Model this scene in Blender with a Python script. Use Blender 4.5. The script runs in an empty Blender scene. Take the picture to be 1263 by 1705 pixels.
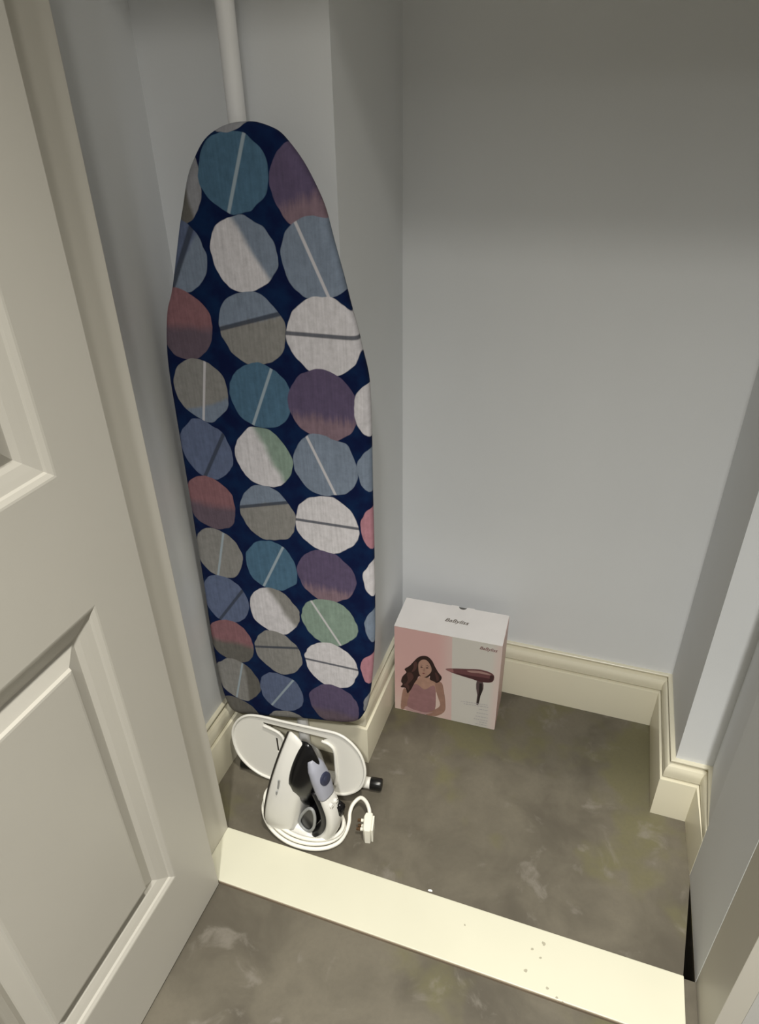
import bpy, bmesh, math, random
from mathutils import Vector, Matrix

random.seed(7)
SC = bpy.context.scene
COL = SC.collection

# ------------------------------------------------------------------ camera
cam_data = bpy.data.cameras.new('camera')
cam_data.sensor_fit = 'HORIZONTAL'
cam_data.sensor_width = 36.0
cam_data.lens = 31.83
cam_data.clip_start = 0.01
cam = bpy.data.objects.new('camera', cam_data)
COL.objects.link(cam)
_f = Vector((-0.28812, 0.80927, -0.51178)).normalized()


def cam_axes(pitch, yaw, roll):
    a, b, c = map(math.radians, (pitch, yaw, roll))
    f = Vector((-math.sin(b) * math.cos(a), math.cos(b) * math.cos(a), math.sin(a)))
    r = f.cross(Vector((0, 0, 1))).normalized()
    u = r.cross(f)
    return f, r * math.cos(c) + u * math.sin(c), u * math.cos(c) - r * math.sin(c)


_f, _r, _u = cam_axes(-30.7827, 19.5908, -1.1833)
m = Matrix((_r, _u, -_f)).transposed().to_4x4()
m.translation = Vector((0.23776, -1.24976, 1.24))
cam.matrix_world = m
SC.camera = cam

# ------------------------------------------------------------------ world, light, exposure
SC.view_settings.view_transform = 'Standard'
SC.view_settings.look = 'None'
SC.view_settings.exposure = 0.82
SC.view_settings.gamma = 1.0
SC.view_settings.use_curve_mapping = False
world = bpy.data.worlds.new('hall_ambience')
SC.world = world
world.use_nodes = True
world.node_tree.nodes['Background'].inputs[0].default_value = (0.5, 0.5, 0.5, 1)
world.node_tree.nodes['Background'].inputs[1].default_value = 0.1


def downlight(loc, power, size, color, beam, blend):
    """recessed ceiling downlight with a soft-edged beam pointing straight down"""
    d = bpy.data.lights.new('downlight_lamp', 'SPOT')
    d.shadow_soft_size = size / 2
    d.energy = power
    d.color = color
    d.spot_size = math.radians(beam)
    d.spot_blend = blend
    o = bpy.data.objects.new('downlight_lamp', d)
    o.location = loc
    COL.objects.link(o)
    return o


WARM = (1.0, 0.955, 0.83)
downlight((0.47, -0.95, 2.715), 110.0, 0.12, (1.0, 0.955, 0.83), 68, 1.0)
downlight((0.46, -1.70, 2.715), 28.0, 0.12, (1.0, 0.965, 0.87), 140, 1.0)
downlight((0.47, -2.30, 2.715), 180.0, 0.12, (1.0, 0.985, 0.93), 122, 1.0)

# ------------------------------------------------------------------ helpers


def smooth(o, on=True):
    for p in o.data.polygons:
        p.use_smooth = on


def obj(name, bm, mat, parent=None, loc=None, sm=False, auto=None):
    me = bpy.data.meshes.new(name)
    bmesh.ops.recalc_face_normals(bm, faces=bm.faces)
    bm.to_mesh(me)
    bm.free()
    for mm in (mat if isinstance(mat, (list, tuple)) else [mat]):
        me.materials.append(mm)
    o = bpy.data.objects.new(name, me)
    COL.objects.link(o)
    if parent is not None:
        o.parent = parent
    if loc is not None:
        o.location = loc
    if sm or auto:
        smooth(o)
    if auto:
        me.set_sharp_from_angle(angle=math.radians(auto))
    return o


def thing(name, label, cat, loc=(0, 0, 0), rotz=0.0):
    o = bpy.data.objects.new(name, None)
    o.empty_display_size = 0.05
    COL.objects.link(o)
    o.location = loc
    o.rotation_euler = (0, 0, rotz)
    o['label'] = label
    o['category'] = cat
    return o


def tag(o, label, cat):
    o['label'] = label
    o['category'] = cat
    return o


def struct(name, bm, mat, label=None, auto=None):
    o = obj(name, bm, mat, auto=auto)
    o['kind'] = 'structure'
    if label:
        o['label'] = label
    return o


def add_box(bm, lo, hi, mi=0):
    vs = [bm.verts.new((x, y, z)) for x in (lo[0], hi[0]) for y in (lo[1], hi[1]) for z in (lo[2], hi[2])]
    for q in ((0, 1, 3, 2), (4, 6, 7, 5), (0, 4, 5, 1), (2, 3, 7, 6), (0, 2, 6, 4), (1, 5, 7, 3)):
        f = bm.faces.new([vs[i] for i in q])
        f.material_index = mi
    return vs


def box(lo, hi, bev=0.0):
    bm = bmesh.new()
    add_box(bm, lo, hi)
    if bev:
        bmesh.ops.bevel(bm, geom=list(bm.edges), offset=bev, segments=2, affect='EDGES', profile=0.5)
    return bm


def prism(poly, z0, z1, bm=None):
    bm = bm or bmesh.new()
    a = [bm.verts.new((x, y, z0)) for x, y in poly]
    b = [bm.verts.new((x, y, z1)) for x, y in poly]
    n = len(poly)
    bm.faces.new(a[::-1])
    bm.faces.new(b)
    for i in range(n):
        bm.faces.new((a[i], a[(i + 1) % n], b[(i + 1) % n], b[i]))
    return bm


def loft(bm, rings, cap0=True, cap1=True, closed=True, mi=0):
    vv = [[bm.verts.new(p) for p in r] for r in rings]
    n = len(rings[0])
    for a, b in zip(vv, vv[1:]):
        for i in range(n if closed else n - 1):
            j = (i + 1) % n
            f = bm.faces.new((a[i], a[j], b[j], b[i]))
            f.material_index = mi
    if cap0:
        bm.faces.new(vv[0][::-1]).material_index = mi
    if cap1:
        bm.faces.new(vv[-1]).material_index = mi
    return vv


def catmull(pts, per=8, closed=False):
    pts = [Vector(p) for p in pts]
    n = len(pts)
    out = []
    rng = range(n) if closed else range(n - 1)
    for i in rng:
        p1, p2 = pts[i], pts[(i + 1) % n]
        p0 = pts[(i - 1) % n] if closed else (pts[i - 1] if i else p1 * 2 - p2)
        p3 = pts[(i + 2) % n] if closed else (pts[i + 2] if i + 2 < n else p2 * 2 - p1)
        for k in range(per):
            t = k / per
            out.append(0.5 * (2 * p1 + (p2 - p0) * t + (2 * p0 - 5 * p1 + 4 * p2 - p3) * t * t
                              + (3 * p1 - p0 - 3 * p2 + p3) * t ** 3))
    if not closed:
        out.append(pts[-1])
    return out


def tube(bm, pts, rad, seg=10, closed=False, flat=1.0, up=None, caps=True, mi=0):
    pts = [Vector(p) for p in pts]
    n = len(pts)
    rads = rad if isinstance(rad, (list, tuple)) else [rad] * n
    rings = []
    t0 = None
    nrm = None
    for i, p in enumerate(pts):
        if closed:
            t = pts[(i + 1) % n] - pts[i - 1]
        else:
            t = pts[min(i + 1, n - 1)] - pts[max(i - 1, 0)]
        t.normalize()
        if up is not None:
            nrm = (Vector(up) - t * t.dot(Vector(up))).normalized()
        elif nrm is None:
            h = Vector((0, 0, 1)) if abs(t.z) < 0.9 else Vector((1, 0, 0))
            nrm = (h - t * t.dot(h)).normalized()
        else:
            nrm = (nrm - t * t.dot(nrm)).normalized()
        b = t.cross(nrm)
        rings.append([p + (nrm * math.cos(k * 2 * math.pi / seg) * flat + b * math.sin(k * 2 * math.pi / seg)) * rads[i]
                      for k in range(seg)])
    if closed:
        rings.append(rings[0])
        vv = [[bm.verts.new(q) for q in r] for r in rings[:-1]]
        for a in range(n):
            for i in range(seg):
                j = (i + 1) % seg
                bm.faces.new((vv[a][i], vv[a][j], vv[(a + 1) % n][j], vv[(a + 1) % n][i])).material_index = mi
    else:
        loft(bm, rings, caps, caps, mi=mi)
    return bm


def cyl(p0, p1, r, seg=20, bev=0.0):
    bm = bmesh.new()
    p0, p1 = Vector(p0), Vector(p1)
    d = (p1 - p0).normalized()
    if bev:
        tube(bm, [p0, p0 + d * bev * .3, p0 + d * bev, p1 - d * bev, p1 - d * bev * .3, p1],
             [r - bev, r - bev * .3, r, r, r - bev * .3, r - bev], seg)
    else:
        tube(bm, [p0, p1], r, seg)
    return bm


# ------------------------------------------------------------------ materials
def srgb(c):
    return tuple(((v / 255) / 12.92 if v / 255 <= 0.04045 else ((v / 255 + 0.055) / 1.055) ** 2.4) for v in c)


def mat(name, color, rough=0.5, bump=0.0, bscale=200.0, spec=0.5, metal=0.0, var=0.0, vscale=6.0, coat=0.0):
    m = bpy.data.materials.new(name)
    m.use_nodes = True
    nt = m.node_tree
    b = nt.nodes['Principled BSDF']
    b.inputs['Base Color'].default_value = (*color, 1)
    b.inputs['Roughness'].default_value = rough
    b.inputs['Specular IOR Level'].default_value = spec
    b.inputs['Metallic'].default_value = metal
    b.inputs['Coat Weight'].default_value = coat
    tc = nt.nodes.new('ShaderNodeTexCoord')
    if var:
        n = nt.nodes.new('ShaderNodeTexNoise')
        n.inputs['Scale'].default_value = vscale
        n.inputs['Detail'].default_value = 5
        nt.links.new(tc.outputs['Object'], n.inputs['Vector'])
        r = nt.nodes.new('ShaderNodeValToRGB')
        r.color_ramp.elements[0].position = 0.3
        r.color_ramp.elements[1].position = 0.7
        r.color_ramp.elements[0].color = (*[c * (1 - var) for c in color], 1)
        r.color_ramp.elements[1].color = (*[min(1, c * (1 + var)) for c in color], 1)
        nt.links.new(n.outputs['Fac'], r.inputs['Fac'])
        nt.links.new(r.outputs['Color'], b.inputs['Base Color'])
    if bump:
        n = nt.nodes.new('ShaderNodeTexNoise')
        n.inputs['Scale'].default_value = bscale
        n.inputs['Detail'].default_value = 3
        nt.links.new(tc.outputs['Object'], n.inputs['Vector'])
        bp = nt.nodes.new('ShaderNodeBump')
        bp.inputs['Strength'].default_value = bump
        bp.inputs['Distance'].default_value = 0.001
        nt.links.new(n.outputs['Fac'], bp.inputs['Height'])
        nt.links.new(bp.outputs['Normal'], b.inputs['Normal'])
    return m


class NG:
    """small wrapper for building node materials"""

    def __init__(self, name, rough=0.6):
        self.m = bpy.data.materials.new(name)
        self.m.use_nodes = True
        self.nt = self.m.node_tree
        self.b = self.nt.nodes['Principled BSDF']
        self.b.inputs['Roughness'].default_value = rough
        self.tc = self.nt.nodes.new('ShaderNodeTexCoord')

    def n(self, typ, *ins, **kw):
        nd = self.nt.nodes.new(typ)
        for k, v in kw.items():
            setattr(nd, k, v)
        for i, v in enumerate(ins):
            if v is not None:
                self.put(nd, i, v)
        return nd

    def put(self, nd, i, v):
        s = nd.inputs[i]
        if hasattr(v, 'is_linked') or hasattr(v, 'links'):
            self.nt.links.new(v, s)
        else:
            s.default_value = v

    def math(self, op, a, b=None, c=None):
        return self.n('ShaderNodeMath', a, b, c, operation=op).outputs[0]

    def vec(self, op, a, b=None):
        nd = self.n('ShaderNodeVectorMath', a, b, operation=op)
        return nd.outputs['Value'] if op in ('LENGTH', 'DOT_PRODUCT', 'DISTANCE') else nd.outputs[0]

    def noise(self, vec, scale, detail=3, rough=0.5, color=False):
        nd = self.n('ShaderNodeTexNoise')
        nd.inputs['Scale'].default_value = scale
        nd.inputs['Detail'].default_value = detail
        nd.inputs['Roughness'].default_value = rough
        self.nt.links.new(vec, nd.inputs['Vector'])
        return nd.outputs['Color' if color else 'Fac']

    def ramp(self, fac, a, b):
        nd = self.n('ShaderNodeMapRange')
        nd.interpolation_type = 'SMOOTHSTEP'
        self.nt.links.new(fac, nd.inputs[0])
        nd.inputs[1].default_value = a
        nd.inputs[2].default_value = b
        return nd.outputs[0]

    def mix(self, fac, a, b):
        nd = self.nt.nodes.new('ShaderNodeMix')
        nd.data_type = 'RGBA'
        for i, v in ((0, fac), (6, a), (7, b)):
            s = nd.inputs[i]
            if hasattr(v, 'links'):
                self.nt.links.new(v, s)
            else:
                s.default_value = (*v, 1) if isinstance(v, tuple) and len(v) == 3 else v
        return nd.outputs[2]

    def done(self, col, bump=None, strength=0.2, dist=0.001):
        self.nt.links.new(col, self.b.inputs['Base Color'])
        if bump is not None:
            bp = self.n('ShaderNodeBump')
            bp.inputs['Strength'].default_value = strength
            bp.inputs['Distance'].default_value = dist
            self.nt.links.new(bump, bp.inputs['Height'])
            self.nt.links.new(bp.outputs[0], self.b.inputs['Normal'])
        return self.m


M = {}
M['wall'] = mat('wall_paint', (0.745, 0.762, 0.785), 0.75, bump=0.12, bscale=350, spec=0.25, var=0.02, vscale=3)
M['hall_paint'] = mat('hall_white_paint', (0.55, 0.545, 0.53), 0.8, spec=0.2)
M['ceiling'] = mat('ceiling_paint', (0.7, 0.7, 0.68), 0.9, spec=0.1)
M['trim'] = mat('gloss_trim_paint', (0.74, 0.70, 0.56), 0.32, spec=0.5, var=0.02, vscale=5)
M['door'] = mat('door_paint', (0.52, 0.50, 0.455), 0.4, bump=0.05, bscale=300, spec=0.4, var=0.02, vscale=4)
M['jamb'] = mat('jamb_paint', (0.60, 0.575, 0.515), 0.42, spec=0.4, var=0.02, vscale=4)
M['pole'] = mat('white_pole_plastic', (0.90, 0.90, 0.91), 0.35)
M['void'] = mat('floor_gap_shade', (0.006, 0.006, 0.006), 0.95, spec=0.0)
M['white_metal'] = mat('white_enamel_metal', (0.80, 0.785, 0.74), 0.35)
M['grey_metal'] = mat('underside_grey_metal', (0.25, 0.24, 0.23), 0.5)
M['black_rubber'] = mat('black_rubber', (0.006, 0.006, 0.006), 0.3)
M['iron_white'] = mat('iron_white_plastic', (0.74, 0.73, 0.70), 0.28)
M['iron_black'] = mat('iron_black_gloss', (0.004, 0.004, 0.005), 0.22, spec=0.35)
M['iron_dark'] = mat('iron_dark_grip', (0.012, 0.012, 0.014), 0.45)
M['iron_grey'] = mat('iron_lilac_grey', (0.34, 0.35, 0.42), 0.4)
M['iron_dial'] = mat('iron_dial_navy', (0.03, 0.035, 0.07), 0.35)
M['iron_rim'] = mat('iron_rim_grey', (0.30, 0.31, 0.32), 0.4)
M['sole'] = mat('soleplate_dark', (0.05, 0.045, 0.04), 0.35, metal=0.6)
M['cord'] = mat('white_cord', (0.85, 0.83, 0.76), 0.4)
M['plug'] = mat('white_plug', (0.86, 0.84, 0.74), 0.35)
M['brass'] = mat('brass_pin', (0.14, 0.08, 0.04), 0.4, metal=0.6)
M['flake'] = mat('paint_flake', (0.9, 0.9, 0.88), 0.6)


def floor_material():
    g = NG('polished_concrete_floor', 0.62)
    P = g.tc.outputs['Object']
    w = g.vec('MULTIPLY_ADD', g.noise(P, 4.0, 3, color=True), (0.25, 0.25, 0.25))
    nd = g.n('ShaderNodeVectorMath', w, P, operation='ADD')
    W = nd.outputs[0]
    n1 = g.noise(W, 5.5, 6, 0.55)
    n2 = g.noise(W, 13.0, 5, 0.6)
    n3 = g.noise(P, 3.1, 4, 0.6)
    c = g.mix(g.ramp(n1, 0.36, 0.68), (0.080, 0.069, 0.051), (0.140, 0.124, 0.094))
    c = g.mix(g.math('MULTIPLY', g.ramp(n3, 0.52, 0.62), 0.75), c, (0.132, 0.122, 0.058))
    c = g.mix(g.math('MULTIPLY', g.ramp(n2, 0.585, 0.72), 0.65), c, (0.205, 0.186, 0.160))
    n4 = g.noise(P, 120.0, 3, 0.7)
    c = g.mix(g.math('MULTIPLY', g.ramp(n4, 0.35, 0.75), 0.18), c, (0.08, 0.07, 0.055))
    return g.done(c, n4, 0.12)


M['floor'] = floor_material()


def threshold_material():
    g = NG('threshold_white_gloss', 0.42)
    P = g.tc.outputs['Object']
    w = g.noise(P, 260.0, 2)
    c = g.mix(g.ramp(g.noise(P, 4.0, 4), 0.3, 0.7), (0.63, 0.615, 0.50), (0.665, 0.65, 0.53))
    spots = [(0.268, -0.603, .0025), (0.285, -0.588, .003), (0.283, -0.612, .002), (0.262, -0.640, .0025),
             (0.325, -0.668, .002), (0.300, -0.655, .0022), (0.316, -0.664, .002), (0.150, -0.600, .0015)]
    for x, y, r in spots:
        d = g.vec('DISTANCE', P, (x, y, 0.008))
        d = g.math('ADD', d, g.math('MULTIPLY', g.math('SUBTRACT', w, 0.5), 0.006))
        k = g.math('LESS_THAN', d, r)
        c = g.mix(g.math('MULTIPLY', k, 0.6), c, (0.22, 0.19, 0.13))
    return g.done(c)


M['threshold'] = threshold_material()

# ------------------------------------------------------------------ room shell
XL, XRET, XR, XR2 = -0.440, -0.1513, 0.480, 0.5466
YB, YP, YPR = 0.0, -0.3033, -0.2378
YD0, YD1 = -0.565, -0.668          # inner and outer face of the door wall
XJL, XJR = -0.344, 0.5295           # door opening
ZD, ZC = 1.70, 2.75  # unseen door head, set low to shade the upper cupboard walls
XKINK, YKINK = 0.529, -0.375


def slab(polys, z0, z1):
    bm = bmesh.new()
    edges = []
    for poly in polys:
        vs = [bm.verts.new((x, y, z1)) for x, y in poly]
        edges += [bm.edges.new((vs[i], vs[(i + 1) % len(vs)])) for i in range(len(vs))]
    bmesh.ops.triangle_fill(bm, use_beauty=True, use_dissolve=False, edges=edges)
    ret = bmesh.ops.extrude_face_region(bm, geom=list(bm.faces))
    bmesh.ops.translate(bm, vec=(0, 0, z0 - z1), verts=[v for v in ret['geom'] if isinstance(v, bmesh.types.BMVert)])
    return bm


struct('floor', slab([[(-1.6, -3.7), (1.6, -3.7), (1.6, 0.1), (-1.6, 0.1)],
                      [(0.5285, -0.391), (0.5285, -0.5655), (0.5100, -0.5655)]], -0.08, 0.0), M['floor'],
       'mottled grey-brown concrete floor')
o = struct('trim_1', box((-1.6, -3.7, -0.10), (1.6, 0.1, -0.08)), M['void'], 'black sheet painting the shade in the gap at the floor edge')  # black colour stands in for the shade down in the floor gap
struct('ceiling', box((-1.7, -3.8, ZC), (1.7, 0.1, ZC + 0.1)), M['ceiling'], 'plain white ceiling')
struct('wall_left', box((XL - 0.1, YD0, 0), (XL, YP, ZC)), M['wall'], 'pale grey wall left of the ironing board')
struct('wall_left_return', box((XL - 0.1, YP, 0), (XRET, YB + 0.1, ZC)), M['wall'],
       'projecting pale grey wall behind the ironing board')
struct('wall_back', box((XRET, YB, 0), (XR, YB + 0.1, ZC)), M['wall'], 'pale grey back wall of the cupboard')
struct('wall_right_return', prism([(XR, YB + 0.1), (XR, YPR), (XR2, YPR), (0.65, YPR), (0.65, YB + 0.1)], 0, ZC), M['wall'],
       'projecting pale grey wall at the right corner')
struct('wall_right', prism([(XR2, YPR), (XKINK, YKINK), (XKINK, YD0), (0.65, YD0), (0.65, YPR)], 0, ZC), M['wall'],
       'pale grey wall at the far right')
struct('wall_front_left', box((-1.6, YD1, 0), (XJL - 0.03, YD0, ZC)), M['hall_paint'])
struct('wall_front_right', box((XJR + 0.03, YD1, 0), (1.6, YD0, ZC)), M['hall_paint'])
struct('wall_front', box((XJL - 0.03, YD1, ZD + 0.03), (XJR + 0.03, YD0, ZC)), M['hall_paint'], 'wall over the doorway')
struct('wall_hall_left', box((-1.7, -3.8, 0), (-1.6, YD0, ZC)), M['hall_paint'])
struct('wall_hall_right', box((1.6, -3.8, 0), (1.7, YD0, ZC)), M['hall_paint'])
struct('wall_hall_back', box((-1.6, -3.8, 0), (1.6, -3.7, ZC)), M['hall_paint'])

# door lining
struct('trim_2', box((XJL - 0.03, YD1 + 0.03, 0), (XJL, YD0, ZD), 0.0015), M['jamb'], 'left door jamb behind the open door')
struct('trim_3', box((XJR, YD1, 0), (XJR + 0.03, YD0, ZD), 0.0008), M['jamb'], 'right door jamb')
struct('trim_4', box((XJL - 0.03, YD1, ZD), (XJR + 0.03, YD0, ZD + 0.03)), M['jamb'], 'door head lining')
threshold = struct('trim_5', box((XJL, -0.667, 0), (0.510, YD0, 0.008), 0.0015), M['threshold'],
       'cream painted threshold board on the floor of the doorway')

obj('edge_shade_strip', box((XJL + 0.04, -0.6686, 0.0), (0.510, -0.667, 0.0062)), mat('edge_shade_brown', (0.20, 0.155, 0.11), 0.7, var=0.15, vscale=20),  # brown colour paints the shaded front face of the threshold
    threshold)['label'] = 'brown strip painting the shade on the threshold front edge'

# unseen shelf at the pole top, shaped to shade the upper walls
shelf = [(XL, YP), (XL, -0.472), (-0.30, -0.472), (-0.24, -0.466), (-0.18, -0.452), (-0.12, -0.432), (-0.06, -0.415), (0.0, -0.405),
         (0.08, -0.40), (XR, -0.40), (XR, YB), (XRET, YB), (XRET, YP)]
struct('trim_6', prism(shelf, 1.56, 1.578), M['trim'], 'unseen white shelf on the pole, chosen to shade the upper walls')

# ------------------------------------------------------------------ skirting
T = 0.0217
PROF = [(0.0, 0.149), (0.0080, 0.1490), (0.0088, 0.1482), (0.0088, 0.1455), (0.0030, 0.1450), (0.0030, 0.1385), (0.0065, 0.1378),
        (0.0120, 0.1352), (0.0153, 0.1305), (0.0168, 0.1240), (0.0168, 0.1160), (0.0165, 0.1095), (0.0090, 0.1090), (0.0090, 0.1045),
        (0.0190, 0.1045), (0.0211, 0.1040), (T, 0.1022), (T, 0.0), (0.0, 0.0)]


def skirt(name, A, B, n, sA, sB, label, kA=1.0, kB=1.0):
    A, B, n = Vector((*A, 0)), Vector((*B, 0)), Vector((*n, 0))
    d = (B - A).normalized()
    bm = bmesh.new()
    rings = []
    for P, s, k in ((A, sA, kA), (B, sB, kB)):
        rings.append([P + n * (o * k) + d * (o * k * s) + Vector((0, 0, z)) for o, z in PROF])
    loft(bm, rings)
    return struct(name, bm, M['trim'], label, auto=28)


skirt('baseboard_left', (XL, YD0), (XL, YP), (1, 0), 0, -1, 'moulded cream skirting on the left wall')
skirt('baseboard_left_front', (XL, YP), (XRET, YP), (0, -1), 1, 1, 'moulded cream skirting behind the ironing board')
skirt('baseboard_left_return', (XRET, YP), (XRET, YB), (1, 0), -1, -1, 'moulded cream skirting running back to the box')
skirt('baseboard_back', (XRET, YB), (XR, YB), (0, -1), 1, -1, 'moulded cream skirting along the back wall')
skirt('baseboard_right_return', (XR, YB), (XR, YPR), (-1, 0), 1, 1, 'moulded cream skirting on the right return')
skirt('baseboard_right_front', (XR, YPR), (XR2, YPR), (0, -1), -1, -1, 'short cream skirting piece facing the doorway')
_n = Vector((YKINK - YPR, XR2 - XKINK, 0)).normalized()
bmr = bmesh.new()
loft(bmr, [[Vector((XR2 - o, YPR - o, z)) for o, z in PROF], [Vector((XKINK - o * .02, YKINK, z)) for o, z in PROF]])
struct('baseboard_right', bmr, M['trim'], 'skirting dying into the right wall', auto=28)

# ------------------------------------------------------------------ door leaf (open at a right angle)
XF, TH = -0.302, 0.04
Y0, LW, LH, ZB = -0.672, 0.875, 1.685, 0.006
stile, mun = 0.089, 0.090
pw = (LW - 2 * stile - mun) / 2
ya = (Y0 - stile, Y0 - stile - pw)
yb_ = (ya[1] - mun, ya[1] - mun - pw)
rails = [(ZB, 0.173), (0.737, 0.910), (1.59, ZB + LH)]
bm = bmesh.new()
add_box(bm, (XF - TH, Y0 - stile, ZB), (XF, Y0, ZB + LH))
add_box(bm, (XF - TH, Y0 - LW, ZB), (XF, Y0 - LW + stile, ZB + LH))
for a, b in rails:
    add_box(bm, (XF - TH, Y0 - LW + stile, a), (XF, Y0 - stile, b))
for a, b in ((0.173, 0.737), (0.910, 1.59)):
    add_box(bm, (XF - TH, ya[1] - mun, a), (XF, ya[1], b))
bmesh.ops.remove_doubles(bm, verts=bm.verts, dist=1e-5)
door = struct('door_1', bm, M['door'], 'open cream panelled door leaf at the left')


def panel(yr, zr):
    def rect(ins, dep):
        return [Vector((XF - dep, yr[0] - ins, zr[0] + ins)), Vector((XF - dep, yr[1] + ins, zr[0] + ins)),
                Vector((XF - dep, yr[1] + ins, zr[1] - ins)), Vector((XF - dep, yr[0] - ins, zr[1] - ins))]
    bm = bmesh.new()
    loft(bm, [rect(*q) for q in ((0, TH * .5), (0, 0.0), (0.0005, 0.0), (0.003, 0.0005), (0.008, 0.0035), (0.010, 0.0062),
                                 (0.018, 0.0085), (0.027, 0.0115), (0.034, 0.0155))], False, False)
    obj('panel_moulding', bm, M['door'], door)
    bm = bmesh.new()
    loft(bm, [rect(*q) for q in ((0.033, TH * .5), (0.034, 0.0155), (0.036, 0.0150), (0.0555, 0.0085), (0.0570, 0.0040),
                                 (0.0600, 0.0035))], True, True)
    obj('panel', bm, M['door'], door)


for yr in (ya, yb_):
    for zr in ((0.173, 0.737), (0.910, 1.59)):
        panel(yr, zr)

# ------------------------------------------------------------------ white pole
pole = thing('pole', 'slim white round pole standing upright behind the ironing board', 'pole', (-0.275, -0.3385, 0))
obj('pole_tube', cyl((0, 0, 0.004), (0, 0, 1.559), 0.0122, 28), M['pole'], pole, sm=False, auto=40)
obj('foot_cap', cyl((0, 0, 0), (0, 0, 0.012), 0.0130, 24, 0.002), M['pole'], pole, auto=40)

# ------------------------------------------------------------------ ironing board
BX, BY = -0.26, -0.39
board = thing('ironing_board', 'folded ironing board in navy spotted cover standing upright on its wide end', 'ironing board', (BX, BY, 0))
RIGHT = [(-0.2558, 1.2319), (-0.2304, 1.2334), (-0.214, 1.2314), (-0.1935, 1.2241), (-0.1793, 1.2118), (-0.1611, 1.1896),
         (-0.1445, 1.1603), (-0.1335, 1.1343), (-0.1245, 1.0982), (-0.1122, 1.0518), (-0.1036, 1.0156), (-0.0953, 0.9855),
         (-0.0893, 0.9568), (-0.0820, 0.9249), (-0.0795, 0.8967), (-0.0787, 0.844), (-0.0795, 0.7468), (-0.0797, 0.6394),
         (-0.0806, 0.5197), (-0.0827, 0.4326), (-0.0866, 0.371), (-0.0935, 0.3000), (-0.1003, 0.2575), (-0.1085, 0.2315),
         (-0.1237, 0.2085), (-0.1590, 0.1940)]
BOT = [(-0.22, 0.181), (-0.29, 0.163), (-0.36, 0.147)]
LEFT = [(-0.2761, 1.2256), (-0.2944, 1.2152), (-0.3103, 1.1983), (-0.3281, 1.1718), (-0.3429, 1.1344), (-0.3524, 1.1107),
        (-0.3664, 1.0701), (-0.379, 1.0333), (-0.3865, 1.0142), (-0.3985, 0.9882), (-0.4096, 0.9382), (-0.4142, 0.8927),
        (-0.4159, 0.828), (-0.4172, 0.7663), (-0.4190, 0.677), (-0.4210, 0.5974), (-0.4235, 0.4929), (-0.4285, 0.3632),
        (-0.4295, 0.2648), (-0.4232, 0.1774), (-0.405, 0.1420)]
OUT = [Vector((p.x, p.y)) for p in catmull([(x, z, 0) for x, z in RIGHT + BOT + LEFT[::-1]], 4, True)]


def inset(pts, d):
    n = len(pts)
    res = []
    for i in range(n):
        t = (pts[(i + 2) % n] - pts[i - 2]).normalized()
        nn = Vector((t.y, -t.x))        # clockwise outline: inward is to the right
        res.append(pts[i] + nn * d)
    return res


def ring(d, y):
    return [Vector((p.x - BX, y - BY, p.y)) for p in inset(OUT, d)]


def fill(bm, verts):
    es = []
    for i in range(len(verts)):
        e = bm.edges.get((verts[i], verts[(i + 1) % len(verts)])) or bm.edges.new((verts[i], verts[(i + 1) % len(verts)]))
        es.append(e)
    bmesh.ops.triangle_fill(bm, use_beauty=True, edges=es)


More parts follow.
